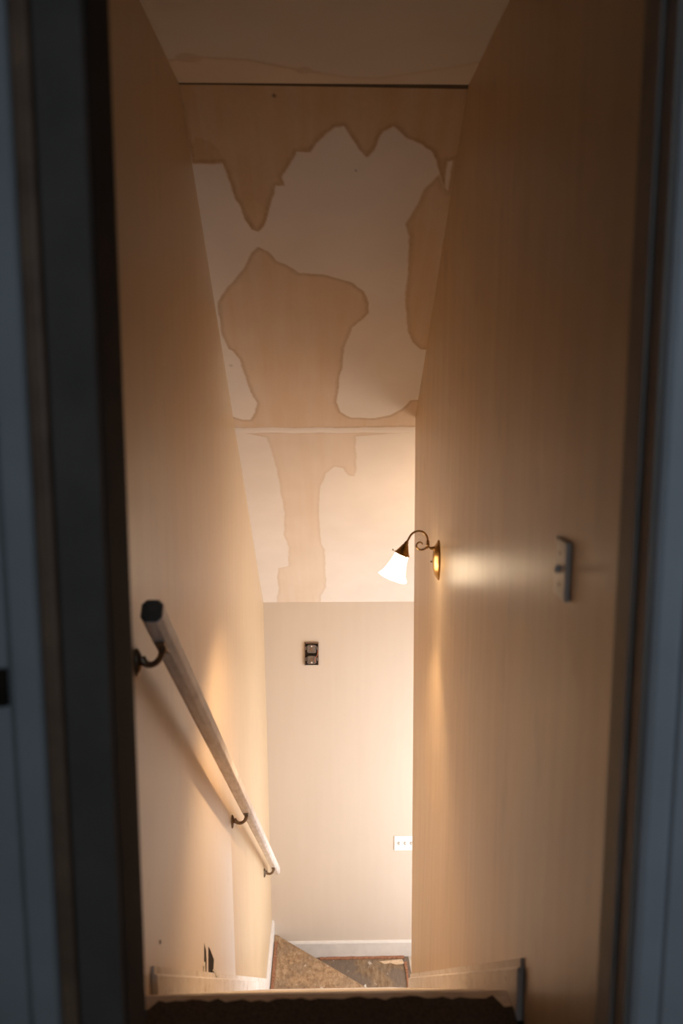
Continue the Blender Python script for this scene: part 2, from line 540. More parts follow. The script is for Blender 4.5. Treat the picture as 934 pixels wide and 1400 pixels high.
# joint tape, a low ridge, not quite straight
bm = nb()
n_ = 40
ra, rb = [], []
for k in range(n_ + 1):
    x = XL + (XR + .02 - XL) * k / n_
    wob = .003 * math.sin(k * .6) + rnd.uniform(-.002, .002)
    for s_, h, dst in ((SJ - .012 + wob, .0, ra), (SJ + .010 + wob, .0025, rb), (SJ + .034 + wob, .0, None)):
        v = bm.verts.new((x, YC + s_ / SLEN - SL / SLEN * (h + .0004), CZ - SL * s_ / SLEN - (h + .0004) / SLEN))
        (dst if dst is not None else ra).append(v)
# ra holds pairs (upper, lower), rb the crest
for k in range(n_):
    bm.faces.new((ra[2 * k], ra[2 * k + 2], rb[k + 1], rb[k]))
    bm.faces.new((rb[k], rb[k + 1], ra[2 * k + 3], ra[2 * k + 1]))
tape = obj('joint_tape', bm, 'stained_board', ceil_slope, True, 'pale drywall tape ridge across the sloping ceiling')

# flat ceiling over the stair head, with a tide line of its own
FL = [(-0.432, 2.601), (-0.357, 2.577), (-0.295, 2.587), (-0.212, 2.596), (-0.13, 2.639), (-0.034, 2.683), (0.088, 2.728), (0.177, 2.733), (0.346, 2.657), (0.475, 2.592)]
x0, x1, y0, y1 = XL - .03, XR + .03, YD1 - .02, YC - .004
nx, ny = 140, 230
X, Yg = np.meshgrid(np.linspace(x0, x1, nx), np.linspace(y0, y1, ny), indexing='ij')
P = np.stack([X.ravel(), Yg.ravel()], 1)
Pw = P + np.stack([rough_noise(P, 13), rough_noise(P, 14)], 1) * .010
d = seg_dist(Pw, [(-.6, 2.62)] + FL + [(.6, 2.58)], False)
lip = np.interp(Pw[:, 0], [p[0] for p in FL], [p[1] for p in FL])
tint = np.where(Pw[:, 1] > lip, .25, 0.) * np.clip(1 - (Pw[:, 0] - .1) / .4, .4, 1)
ring = np.exp(-(d / .010) ** 2) * np.where(Pw[:, 0] < 0, .5, .3)
for cx_, cy_, r_ in ((-.385, 2.585, .036), (-.055, 2.672, .028)):
    dd = np.hypot(Pw[:, 0] - cx_, Pw[:, 1] - cy_)
    ring = np.maximum(ring, np.clip((r_ - dd) / .006 + .5, 0, 1) * .45)
n0 = len(P)
verts = [(a, b_, CZ) for a, b_ in P] + [(x0, y0, CZ + .012), (x1, y0, CZ + .012), (x1, y1, CZ + .012), (x0, y1, CZ + .012)]
idx = np.arange(n0).reshape(nx, ny)
faces = np.stack([idx[:-1, :-1], idx[:-1, 1:], idx[1:, 1:], idx[1:, :-1]], -1).reshape(-1, 4).tolist()
faces += [[n0, n0 + 1, n0 + 2, n0 + 3], idx[:, -1].tolist() + [n0 + 2, n0 + 3]]
me = bpy.data.meshes.new('ceiling')
me.from_pydata(verts, [], faces)
z4 = np.zeros(4)
set_stain(me, np.concatenate([tint, z4]), np.concatenate([ring, z4]), np.zeros(n0 + 4))
me.materials.append(MATS['dimmed_ceiling_paint'])
o = bpy.data.objects.new('ceiling', me); C.objects.link(o); struct(o)
# sagging strip at the crease: a dark open joint that widens to the right
bm = nb()
prism(bm, [(XL - .02, YC - .006, CZ - .0005), (XL - .02, YC + .002, CZ - .0015), (XL - .02, YC + .004, CZ + .01), (XL - .02, YC - .006, CZ + .01)],
      [(XR + .02, YC - .008, CZ - .0005), (XR + .02, YC + .009, CZ - .0075), (XR + .02, YC + .009, CZ + .01), (XR + .02, YC - .008, CZ + .01)])
struct(obj('trim_5', bm, 'crease_gap'))

# roof deck above everything keeps the daylight out
bm = nb()
prism(bm, [(-1.0, YD0, CZ + .05), (-1.0, YC + .02, CZ + .05), (-1.0, YF + .3, zs(YF + .3) + .06), (-1.0, YF + .3, zs(YF + .3) + .16), (-1.0, YC + .02, CZ + .15), (-1.0, YD0, CZ + .15)],
      [(3.1, YD0, CZ + .05), (3.1, YC + .02, CZ + .05), (3.1, YF + .3, zs(YF + .3) + .06), (3.1, YF + .3, zs(YF + .3) + .16), (3.1, YC + .02, CZ + .15), (3.1, YD0, CZ + .15)])
struct(obj('ceiling_deck', bm, 'room_paint'))

# ------------------------------------------------------------------ stairwell walls
def wall_poly(bm, outer, holes, xf, thick, flip):
    """a wall in the y-z plane: front face with holes, reveals, and a back face"""
    rings = [outer] + holes
    edges = []
    ringv = []
    for r in rings:
        vv = [bm.verts.new((xf(z), y, z)) for y, z in r]
        ringv.append(vv)
        for i in range(len(vv)):
            edges.append(bm.edges.new((vv[i], vv[(i + 1) % len(vv)])))
    bmesh.ops.triangle_fill(bm, use_beauty=True, use_dissolve=False, edges=edges)
    for ri, vv in enumerate(ringv):
        t_ = thick if ri == 0 else .005
        back = [bm.verts.new((v.co.x + flip * t_, v.co.y, v.co.z)) for v in vv]
        for i in range(len(vv)):
            j = (i + 1) % len(vv)
            bm.faces.new((vv[i], vv[j], back[j], back[i]))
        bm.faces.new(back)
    return bm

# two tears in the board low on the left wall
TEAR1 = [(2.800, -.540), (2.838, -.600), (2.840, -.650), (2.816, -.720), (2.772, -.728), (2.768, -.660), (2.782, -.604)]
TEAR2 = [(2.890, -.620), (2.930, -.660), (2.980, -.722), (3.020, -.772), (2.995, -.800), (2.965, -.788), (3.002, -.832), (3.030, -.872), (2.992, -.862), (2.930, -.800), (2.885, -.760), (2.868, -.700)]
ysl0 = YC + CZ / SL
bm = nb()
wall_poly(bm, [(YD1, 0), (YD1, CZ), (YC, CZ), (ysl0, 0)], [], xl, .12, -1)
wall_poly(bm, [(YD1, 0), (ysl0, 0), (YF, zs(YF)), (YF, ZH), (YD1, ZH)], [TEAR1, TEAR2], xl, .14, -1)
wl = struct(obj('wall_left', bm, 'paint_left'))
for tear in (TEAR1, TEAR2):
    bm = prism(nb(), [(xl(z) - .0045, y, z) for y, z in tear], [(xl(z) - .0012, y, z) for y, z in tear])
    obj('torn_hole', bm, 'black_gap', wl, False, 'dark torn hole in the drywall')
# torn paper flaps at the holes
bm = nb()
prism(bm, [(xl(-.80) + .001, 2.958, -.772), (xl(-.8) + .001, 3.004, -.835), (xl(-.8) + .001, 3.030, -.852), (xl(-.8) + .001, 2.985, -.785)],
      [(xl(-.8) + .004, 2.958, -.772), (xl(-.8) + .012, 3.004, -.835), (xl(-.8) + .014, 3.030, -.852), (xl(-.8) + .005, 2.985, -.785)])
obj('torn_flap', bm, 'gypsum', wl, False, 'curled flap of torn white drywall paper')
bm = nb()
prism(bm, [(xl(-.6) + .0005, 2.755, -.600), (xl(-.6) + .0005, 2.775, -.600), (xl(-.6) + .0005, 2.757, -.70), (xl(-.6) + .0005, 2.735, -.715)],
      [(xl(-.6) + .003, 2.755, -.600), (xl(-.6) + .006, 2.775, -.600), (xl(-.6) + .007, 2.757, -.70), (xl(-.6) + .003, 2.735, -.715)])
obj('torn_flap', bm, 'gypsum', wl)
bm = nb(); lathe(bm, (xl(-.03), 2.083, -.028), (1, 0, 0), [(0.0, .004), (.0015, .0055), (.002, .003)], 10, cap1=True)
obj('dent', bm, 'black_gap', wl, False, 'small dark nail hole in the wall')

# right wall: solid, with a thick end where the stair turns
def wr(x0, x1):
    ysl = (CZ + SL * YC - YE + 0) # unused helper value
    pts = [(YD0, ZH), (YD0, CZ + .01), (YC, CZ + .01)]
    yt = 4.19
    pts += [(yt, zs(yt) + .005), (ye(0), 0), (ye(-1.6), -1.6), (ye(-1.9), -1.9), (ye(-1.9), ZH)]
    return pts
bm = nb()
pts = wr(0, 0)
prism(bm, [(XR, y, z) for y, z in pts], [(XR + .12, y, z) for y, z in pts])
w_right = struct(obj('wall_right', bm, 'paint_right'))
# low wall that carries the open side of the flight under the turn
bm = nb()
pts = [(ye(-1.9), ZH), (ye(-1.9), -1.80), (4.30, -2.0), (5.145, -2.65), (5.145, ZH)]
prism(bm, [(XR + .005, y, z) for y, z in pts], [(XR + .115, y, z) for y, z in pts])
struct(obj('wall_knee', bm, 'paint_hall'))

bm = boxbm(XL - .12, 1.55, YF, YF + .12, ZH - .1, zs(YF) + .02)
wf = struct(obj('wall_far', bm, 'paint_far'))

# lower hall round the corner
bm = boxbm(XR + .12, 1.55, YE - .05, YE + .07, ZH - .1, zs(YE) + .05)
struct(obj('wall_hall_near', bm, 'paint_hall'))
HW = (4.34, 5.78, -2.78, -.42)              # window opening in the hall's end wall: y0,y1,z0,z1
bm = nb()
box(bm, 1.40, 1.52, YE - .05, HW[0], ZH - .1, 1.3)
box(bm, 1.40, 1.52, HW[1], YF + .12, ZH - .1, 1.3)
box(bm, 1.40, 1.52, HW[0], HW[1], ZH - .1, HW[2])
box(bm, 1.40, 1.52, HW[0], HW[1], HW[3], 1.3)
struct(obj('wall_hall_end', bm, 'paint_hall'))
bm = boxbm(.66, 1.55, YE - .05, YF + .12, ZH - .12, ZH)
struct(obj('floor_hall', bm, 'bare_board'))
def window(name, xa, xb, y0, y1, z0, z1):
    h = holder(name, (xa, (y0 + y1) / 2, z0))
    bm = nb(); w = .045
    box(bm, xa, xb, y0, y1, z0, z0 + w); box(bm, xa, xb, y0, y1, z1 - w, z1)
    box(bm, xa, xb, y0, y0 + w, z0 + w, z1 - w); box(bm, xa, xb, y1 - w, y1, z0 + w, z1 - w)
    zm = (z0 + z1) / 2
    box(bm, xa, xb, y0 + w, y1 - w, zm - .02, zm + .02)
    obj('window_frame', bm, 'white_trim', h)
    xm = (xa + xb) / 2
    obj('pane', boxbm(xm - .002, xm + .002, y0 + w, y1 - w, z0 + w, zm - .02), 'window_glass', h)
    obj('pane', boxbm(xm - .002, xm + .002, y0 + w, y1 - w, zm + .02, z1 - w), 'window_glass', h)
window('window_1', 1.43, 1.49, *HW)

# ------------------------------------------------------------------ upstairs landing and door frame
bm = nb()
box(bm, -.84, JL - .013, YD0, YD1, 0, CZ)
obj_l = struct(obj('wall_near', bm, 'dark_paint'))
bm = nb()
box(bm, JL - .013, 1.55, YD0, YD1, 2.10, CZ)
box(bm, XR + .12, 1.55, YD0, YD1, 0, 2.10)
struct(obj('wall_near_right', bm, 'room_paint'))
bm = boxbm(-.84, -.72, -2.1, YD0, 0, CZ)
struct(obj('wall_upper_left', bm, 'room_paint'))
UW = (.05, 1.05, .95, 2.15)                  # window in the landing's back wall: x0,x1,z0,z1
bm = nb()
box(bm, -.72, UW[0], -2.1, -2.0, 0, CZ); box(bm, UW[1], 1.6, -2.1, -2.0, 0, CZ)
box(bm, UW[0], UW[1], -2.1, -2.0, 0, UW[2]); box(bm, UW[0], UW[1], -2.1, -2.0, UW[3], CZ)
struct(obj('wall_back', bm, 'room_paint'))
bm = boxbm(1.5, 1.6, -2.0, YD0, 0, CZ)
struct(obj('wall_upper_right', bm, 'room_paint'))
h = holder('window_2', (.55, -2.05, UW[2]))
bm = nb(); w_ = .045
box(bm, UW[0], UW[1], -2.08, -2.02, UW[2], UW[2] + w_); box(bm, UW[0], UW[1], -2.08, -2.02, UW[3] - w_, UW[3])
box(bm, UW[0], UW[0] + w_, -2.08, -2.02, UW[2] + w_, UW[3] - w_); box(bm, UW[1] - w_, UW[1], -2.08, -2.02, UW[2] + w_, UW[3] - w_)
box(bm, UW[0] + w_, UW[1] - w_, -2.08, -2.02, 1.53, 1.57)
obj('window_frame', bm, 'white_trim', h)
for za, zb in ((UW[2] + w_, 1.53), (1.57, UW[3] - w_)):
    obj('pane', boxbm(UW[0] + w_, UW[1] - w_, -2.052, -2.048, za, zb), 'window_glass', h)
bm = boxbm(-.84, 1.6, -2.1, YD0, CZ, CZ + .1)
struct(obj('ceiling_upper', bm, 'room_paint'))
bm = nb()
box(bm, -.84, 1.6, -2.1, YD0, -.12, 0)
box(bm, XL, XR, YD0, YT - .075, -.12, 0)
struct(obj('floor', bm, 'carpet_floor'))

# door frame: jambs, stops, casings
door = holder('door_1', (.08, 1.19, 0))
def mould(bm, prof, z0, z1):
    prism(bm, [(x, y, z0) for x, y in prof], [(x, y, z1) for x, y in prof])
    return bm
# right jamb: plain face a hair proud of the wall, rounded far arris that catches the lamp
bm = mould(nb(), [(XR - .004, YD1 + .012), (XR - .008, YD1), (XR - .008, YD0), (XR + .12, YD0 + .01), (XR + .12, YD1 - .01), (XR + .002, YD1 + .012)], 0, 2.09)
bevel_mod(obj('door_jamb', bm, 'jamb_paint', door), .003)
bm = boxbm(XR - .014, XR - .008, 1.172, 1.196, 0, 2.08)
bevel_mod(obj('door_stop', bm, 'jamb_paint', door), .003, 3)
# right casing, moulded, on the landing side
bm = mould(nb(), [(XR - .002, YD0), (XR - .002, YD0 - .010), (XR + .006, YD0 - .017), (XR + .030, YD0 - .017), (XR + .033, YD0 - .010), (XR + .038, YD0 - .010),
                  (XR + .041, YD0 - .019), (XR + .080, YD0 - .022), (XR + .085, YD0 - .012), (XR + .085, YD0)], 0, 2.14)
obj('door_casing', bm, 'blue_grey_paint', door)
# left jamb: dark board
bm = boxbm(JL - .013, JL, YD0 - .002, YD1 + .002, 0, 2.09)
bevel_mod(obj('door_jamb', bm, 'black_paint', door, False, 'near-black painted door jamb'), .002)
bm = boxbm(JL - .064, JL - .002, YD0 - .018, YD0, 0, 2.14)
bevel_mod(obj('door_casing', bm, 'dark_paint', door, False, 'flat near-black door casing board'), .004)
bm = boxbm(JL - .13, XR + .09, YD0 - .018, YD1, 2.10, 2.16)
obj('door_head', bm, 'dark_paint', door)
bm = boxbm(JL - .089, JL - .065, YD0 - .026, YD0, 0, 2.14)
bevel_mod(obj('corner_bead', bm, 'brown_wood', door, False, 'slim brown wooden corner bead'), .006, 3)
xo = JL - .092
bm = mould(nb(), [(xo, YD0), (xo, YD0 - .016), (xo - .004, YD0 - .022), (xo - .031, YD0 - .024), (xo - .034, YD0 - .014), (xo - .040, YD0 - .014), (xo - .043, YD0 - .026),
                  (xo - .085, YD0 - .030), (xo - .092, YD0 - .020), (xo - .092, YD0)], 0, 2.14)
obj('outer_casing', bm, 'shaded_grey_paint', door, False, 'blue-grey moulded outer casing')
bm = nb(); tube(bm, [(xo - .050, YD0 - .031, 1.025), (xo - .050, YD0 - .031, 1.075)], .009, 12)
obj('latch', bm, 'black_gap', door, True, 'small dark latch fitting on the casing')

# ------------------------------------------------------------------ stairs
stairs = thing('staircase', 'steep straight wooden stairs turning right over bare triangular treads', 'stairs', (0, YT, ZH))
def nose_profile(y0, y1, z):
    return [(y0, z), (y1 - .012, z), (y1 - .003, z - .005), (y1, z - .014), (y1 - .003, z - .023), (y1 - .012, z - .028), (y0, z - .028)]
def tread(y0, y1, z, mat, name='tread', lab=None, x0=XL + .002, x1=XR - .002):
    pr = nose_profile(y0, y1, z)
    a = xl(z) + .002
    bm = prism(nb(), [(a, y, zz_) for y, zz_ in pr], [(x1, y, zz_) for y, zz_ in pr])
    return obj(name, bm, mat, stairs, False, lab)
tread(YT - .075, YT + .016, 0.0, 'pale_nosing', 'nosing', 'pale worn nosing board at the top of the stairs')
for k in range(1, NST + 1):
    z = -RISE * k
    y1 = YT + GO * k
    tread(y1 - GO - .006, y1 + .016, z, 'stair_tread')
for k in range(0, NST + 1):
    y = YT + GO * k
    zt = -RISE * k - .028
    zb = -RISE * (k + 1) - .0 if k < NST else ZW1
    obj('riser', boxbm(xl(zt) + .002, XR - .002, y - .018, y, zb, zt), 'worn_white', stairs)
# winders
YW = YT + GO * NST
def plate(name, poly, z, th, mat, lab=None, par=stairs):
    bm = prism(nb(), [(x, y, z) for x, y in poly], [(x, y, z - th) for x, y in poly])
    return bevel_mod(obj(name, bm, mat, par, False, lab), .003, 2)
plate('winder_tread', [(xl(ZW1) + .018, YW - .004), (XR + .0, YW - .004), (XR + .0, 5.275), (-.345, 5.992), (-.368, YF - .002), (xl(ZW1) + .018, YF - .002)], ZW1, .026, 'bare_board',
      'triangular bare board winder tread, spattered with plaster')
bm = prism(nb(), [(XR, 5.262, ZW1 - .026), (-.360, 5.985, ZW1 - .026), (-.375, 5.985, ZW1 - .026), (XR, 5.245, ZW1 - .026)],
           [(XR, 5.262, ZW2), (-.360, 5.985, ZW2), (-.375, 5.985, ZW2), (XR, 5.245, ZW2)])
obj('riser', bm, 'bare_board', stairs)
plate('winder_tread', [(xl(ZW2) + .002, YW), (.665, YW), (.655, YF - .002), (xl(ZW2) + .002, YF - .002)], ZW2, .026, 'old_board',
      'bare board winder tread below the triangular one')
obj('riser', boxbm(.635, .648, YW, YF - .004, ZH, ZW2 - .026), 'worn_white', stairs)

# ------------------------------------------------------------------ skirting and baseboards
def skirt_line(y): return .126 - .7758 * (y - 1.76)
def skirt(name, side, y0, y1):
    pts = [(y0, skirt_line(y0)), (y1, skirt_line(y1)), (y1, skirt_line(y1) - .34), (y0 + .14, skirt_line(y0 + .14) - .34), (y0, -.25 if side > 0 else skirt_line(y0) - .30)]
    def xin(z, o): return (XR - o) if side > 0 else (xl(z) + o)
    bm = prism(nb(), [(xin(z, 0), y, z) for y, z in pts], [(xin(z, .016), y, z) for y, z in pts])
    o = struct(obj(name, bm, 'worn_white'))
    bevel_mod(o, .004, 2)
    # narrow cap moulding on top
    c = [(y0 + .01, skirt_line(y0 + .01)), (y1, skirt_line(y1)), (y1, skirt_line(y1) + .022), (y0 + .01, skirt_line(y0 + .01) + .022)]
    bm = prism(nb(), [(xin(z, 0), y, z) for y, z in c], [(xin(z, .007), y, z) for y, z in c])
    obj('cap_moulding', bm, 'worn_white', o, False, 'narrow dirty cap moulding along the skirt board')
    return o
skirt('trim_1', -1, 1.96, 5.30)
skirt('trim_2', 1, 1.745, ye(-1.75) - .002)
# left wall baseboard along the winders
zb0 = ZW1
bm = prism(nb(), [(xl(-2.7), 5.22, zb0), (xl(-2.7), YF, zb0), (xl(-2.7), YF, zb0 + .125), (xl(-2.7), 5.22, zb0 + .125)],
           [(xl(-2.7) + .018, 5.22, zb0), (xl(-2.7) + .018, YF, zb0), (xl(-2.7) + .018, YF, zb0 + .118), (xl(-2.7) + .018, 5.22, zb0 + .118)])
struct(obj('baseboard_left', bm, 'white_trim'))
bm = nb()
prof = [(YF, ZW2), (YF - .016, ZW2), (YF - .016, ZW2 + .118), (YF - .009, ZW2 + .130), (YF, ZW2 + .132)]
prism(bm, [(-.40, y, z) for y, z in prof], [(.72, y, z) for y, z in prof])
struct(obj('baseboard_far', bm, 'white_trim'))

# dark carpet left on the landing edge, with a ragged front
bm = nb()
ring = []
n_ = 44
for k in range(n_ + 1):
    x = XL + .012 + (XR - .03 - XL) * k / n_
    ring.append((x, YT - .030 + rnd.uniform(-.008, .006) - (.03 if k < 2 or k > n_ - 2 else 0)))
poly = ring + [(XR - .018, 1.52), (XL + .012, 1.52)]
prism(bm, [(x, y, .0005) for x, y in poly], [(x, y - .004, .016) for x, y in poly])
tag(obj('carpet_remnant', bm, 'carpet_floor'), 'dark ragged carpet remnant on the landing at the top of the stairs', 'carpet')

# ------------------------------------------------------------------ tack strips on the winders
def strip(name, p0, p1, w, th, mat, label, pale=None):
    p0, p1 = Vector(p0), Vector(p1)
    d = (p1 - p0).normalized(); nrm = Vector((-d.y, d.x, 0))
    n_ = 16
    bm = nb(); up = []; dn = []
    A = []
    for k in range(n_ + 1):
        q = p0.lerp(p1, k / n_)
        A.append((q + nrm * (w / 2 + rnd.uniform(-.0025, .0025)), q - nrm * (w / 2 + rnd.uniform(-.004, .002))))
    loop = [a for a, _ in A] + [b_ for _, b_ in reversed(A)]
    prism(bm, [tuple(v) for v in loop], [(v.x, v.y, v.z + th) for v in loop])
    return tag(obj(name, bm, mat), label, 'tack strip', 'carpet tack strips left on the winders')
strip('tack_strip', (-.04, YF - .034, ZW2 + .0005), (.62, YF - .032, ZW2 + .0005), .026, .008, 'tack_wood', 'splintered reddish tack strip along the far white baseboard')
strip('tack_strip', (xl(ZW1) + .036, 5.25, ZW1 + .0005), (xl(ZW1) + .036, 5.93, ZW1 + .0005), .024, .007, 'tack_wood', 'reddish tack strip along the left edge of the triangular tread')
strip('tack_strip', (.620, 5.20, ZW2 + .0005), (.625, 5.93, ZW2 + .0005), .020, .008, 'tack_wood', 'dark tack strip along the right edge of the lower winder tread')
bm = nb()
prism(bm, [(.42, 5.945, ZW2 + .001), (.60, 5.962, ZW2 + .001), (.612, 5.915, ZW2 + .001), (.55, 5.905, ZW2 + .001), (.50, 5.925, ZW2 + .001), (.46, 5.915, ZW2 + .001)],
      [(.42, 5.945, ZW2 + .004), (.60, 5.962, ZW2 + .008), (.612, 5.915, ZW2 + .008), (.55, 5.905, ZW2 + .006), (.50, 5.925, ZW2 + .006), (.46, 5.915, ZW2 + .004)])
tag(obj('wood_splinter', bm, 'splinter_wood'), 'pale split wood sliver lying by the far tack strip', 'splinter')
for nm, x, y, a, l, lab, mt in (('plaster_chip', .21, 5.70, .9, .05, 'small white plaster chip on the lower winder tread near the diagonal edge', 'gypsum'),
                            ('plaster_chip', .30, 5.67, 1.2, .055, 'white plaster chip in the middle of the lower winder tread', 'gypsum'),
                            ('red_chip', .165, 5.64, .2, .05, 'small red scrap against the diagonal tread edge', 'copper_wire')):
    c, s_ = math.cos(a), math.sin(a)
    base_ = [(l / 2, .004), (.1 * l, .012), (-l / 2, .003), (-.2 * l, -.012)]
    bm = prism(nb(), [(x + u * c - v * s_, y + u * s_ + v * c, ZW2 + .0006) for u, v in base_],
               [(x + .9 * (u * c - v * s_), y + .9 * (u * s_ + v * c), ZW2 + .007) for u, v in base_])
    tag(obj(nm, bm, mt), lab, 'chip')

# ------------------------------------------------------------------ handrail
RA = Vector((-.380, 1.815, .962)); RB = Vector((-.352, 5.735, -2.058))
rail_t = thing('handrail', 'worn off-white handrail on metal brackets along the left wall', 'handrail', (xl(0), 3.8, -.6))
d = (RB - RA).normalized()
side = d.cross(Vector((0, 0, 1))).normalized(); upv = side.cross(d).normalized()
W2, H2, CH = .0245, .027, .011
sec = [(-W2, -H2 + CH), (-W2 + CH, -H2), (W2 - CH, -H2), (W2, -H2 + CH), (W2, H2 - CH), (W2 - CH, H2), (-W2 + CH, H2), (-W2, H2 - CH)]
bm = prism(nb(), [tuple(RA + side * a + upv * b_) for a, b_ in sec], [tuple(RB + side * a + upv * b_) for a, b_ in sec])
rail = bevel_mod(obj('rail', bm, 'rail_paint', rail_t), .003, 2)
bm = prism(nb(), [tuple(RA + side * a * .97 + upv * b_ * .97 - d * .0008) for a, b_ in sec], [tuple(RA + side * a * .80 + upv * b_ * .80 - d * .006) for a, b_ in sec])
obj('shaded_end', bm, 'rail_end_shade', rail, False, 'cut end of the handrail, its shade put into the colour')
def bracket(t_, first):
    p = RA.lerp(RB, t_) - upv * (H2 + .002)
    zw = p.z - .030
    wx = xl(zw)
    wp = Vector((wx + .012, p.y + .015, zw))
    g = p.x - wx
    pts = spline([wp, Vector((wx + g * .32, p.y + .012, p.z - .043)), Vector((wx + g * .58, p.y + .008, p.z - .046)),
                  Vector((wx + g * .84, p.y + .004, p.z - .034)), Vector((wx + g * .98, p.y, p.z - .014)), Vector((p.x, p.y, p.z - .003))], 8)
    n_ = len(pts)
    bm = tube(nb(), pts, [.0105 - .003 * math.sin(math.pi * i / (n_ - 1)) for i in range(n_)], 12)
    br = obj('bracket', bm, 'bronze', rail_t, True)
    bm = lathe(nb(), (wx, wp.y, zw - .012), (1, 0, 0), [(0.0005, .034), (.004, .034), (.009, .026), (.013, .014), (.015, .0)], 20, .55, 1.0, cap0=True)
    obj('wall_plate', bm, 'bronze', br, True)
    bm = prism(nb(), [tuple(p + side * a + d * b_) for a, b_ in ((-.011, -.034), (.011, -.034), (.011, .034), (-.011, .034))],
               [tuple(p + side * a + d * b_ - upv * .005) for a, b_ in ((-.010, -.033), (.010, -.033), (.010, .033), (-.010, .033))])
    obj('saddle', bm, 'bronze', br)
    for s_ in (-1, 1):
        bm = lathe(nb(), (wx + .006, wp.y, zw - .012 + .022 * s_), (1, 0, 0), [(0, .004), (.003, .0035), (.004, .0)], 10)
        obj('screw', bm, 'steel', br, True)
for t_ in (.030, .488, .920):
    bracket(t_, t_ < .1)

# ------------------------------------------------------------------ wall sconce
SX, SY, SZ = XR, 3.27, .772
sc = thing('wall_sconce', 'lit brass wall sconce with white flared glass shade on the right wall', 'wall lamp', (SX, SY, SZ - .08))
prof = [(.0005, .050), (.003, .050), (.007, .047), (.010, .043), (.018, .035), (.024, .022), (.026, .0)]
bm = lathe(nb(), (SX, SY, SZ), (-1, 0, 0), prof, 40, 1.0, 1.62, cap0=True)
# frame_for(-x): a along +-y, b along z
obj('backplate', bm, 'brass', sc, True)
bm = lathe(nb(), (SX - .012, SY, SZ + .048), (-1, 0, 0), [(0, .012), (.004, .012), (.008, .008), (.022, .006)], 16)
obj('arm_boss', bm, 'brass', sc, True)
arm = spline([(SX - .022, SY, SZ + .048), (SX - .036, SY, SZ + .050), (SX - .044, SY, SZ + .060), (SX - .045, SY, SZ + .078), (SX - .050, SY, SZ + .098), (SX - .066, SY, SZ + .114),
              (SX - .088, SY, SZ + .117), (SX - .108, SY, SZ + .106), (SX - .120, SY, SZ + .088), (SX - .128, SY, SZ + .072)], 8)
obj('arm', tube(nb(), arm, .0042, 14), 'brass', sc, True)
bm = nb()
lathe(bm, (SX - .0445, SY, SZ + .058), (0, 0, 1), [(0, .0), (.001, .0062), (.006, .0075), (.012, .0055), (.016, .007), (.021, .0055), (.022, 0)], 16)
obj('arm_collar', bm, 'brass', sc, True)
pts = []
for k in range(46):
    th = -.35 - k * .125
    r = .0235 * (1 - k / 60)
    pts.append((SX - .073 + r * math.cos(th) * 1.12, SY, SZ + .062 + r * math.sin(th)))
pts = [(SX - .040, SY, SZ + .052), (SX - .046, SY, SZ + .049)] + pts
obj('scroll', tube(nb(), pts, [.0042 - .0016 * i / len(pts) for i in range(len(pts))], 12), 'brass', sc, True)
# cup, shade and lamp share one tilted axis
ax = Vector((-.355, 0.02, -.935)).normalized()
o0 = Vector((SX - .127, SY, SZ + .076))
obj('socket_cup', lathe(nb(), o0, ax, [(0, .006), (.006, .0085), (.012, .0085), (.016, .012), (.028, .017), (.042, .024), (.050, .0275), (.052, .031), (.056, .031), (.0565, .0285), (.052, .026), (.042, .022)], 32, cap0=True), 'brass', sc, True)
for k in range(3):
    th = 2 * math.pi * k / 3 + 2.9
    a, b_ = frame_for(ax)
    dr = a * math.cos(th) + b_ * math.sin(th)
    q = o0 + ax * .053 + dr * .030
    bm = tube(nb(), [q, q + dr * .009], .002, 8); lathe(bm, q + dr * .009, dr, [(0, .004), (.003, .004), (.0035, 0)], 10)
    obj('thumb_screw', bm, 'brass', sc, True)
rip = lambda t_, th: .035 * math.cos(10 * th) * max(0, (t_ - .07) / .09)
sh = [(.050, .024), (.058, .0275), (.070, .0285), (.085, .0305), (.105, .035), (.125, .041), (.142, .048), (.152, .0545), (.157, .0575), (.157, .0555), (.150, .052), (.125, .0385), (.085, .028), (.060, .025)]
obj('glass_shade', lathe(nb(), o0, ax, sh, 60, ripple=rip), 'lit_shade_glass', sc, True)
obj('bulb', lathe(nb(), o0 + ax * .06, ax, [(0, .010), (.015, .012), (.03, .018), (.045, .021), (.058, .019), (.066, .011), (.069, 0)], 24, cap0=True), 'lit_bulb', sc, True)
bm = tube(nb(), [(SX - .016, SY, SZ - .006), (SX - .028, SY, SZ - .006)], .002, 8)
lathe(bm, (SX - .027, SY, SZ - .006), (-1, 0, 0), [(0, .0028), (.003, .0042), (.006, .0028), (.007, 0)], 12)
obj('turn_knob', bm, 'bronze', sc, True)
lamp = bpy.data.lights.new('sconce_lamp', 'SPOT')        # the lamp's beam out of the mouth of the shade
lamp.energy = 50.0; lamp.color = (1.0, .69, .41); lamp.shadow_soft_size = .03
lamp.spot_size = math.radians(108); lamp.spot_blend = 1.0
lo = bpy.data.objects.new('sconce_lamp', lamp); C.objects.link(lo)
lo.location = o0 + ax * .140
lo.rotation_euler = ax.to_track_quat('-Z', 'Y').to_euler()
lo.parent = sc; lo.matrix_parent_inverse = Matrix.Translation(-sc.location)

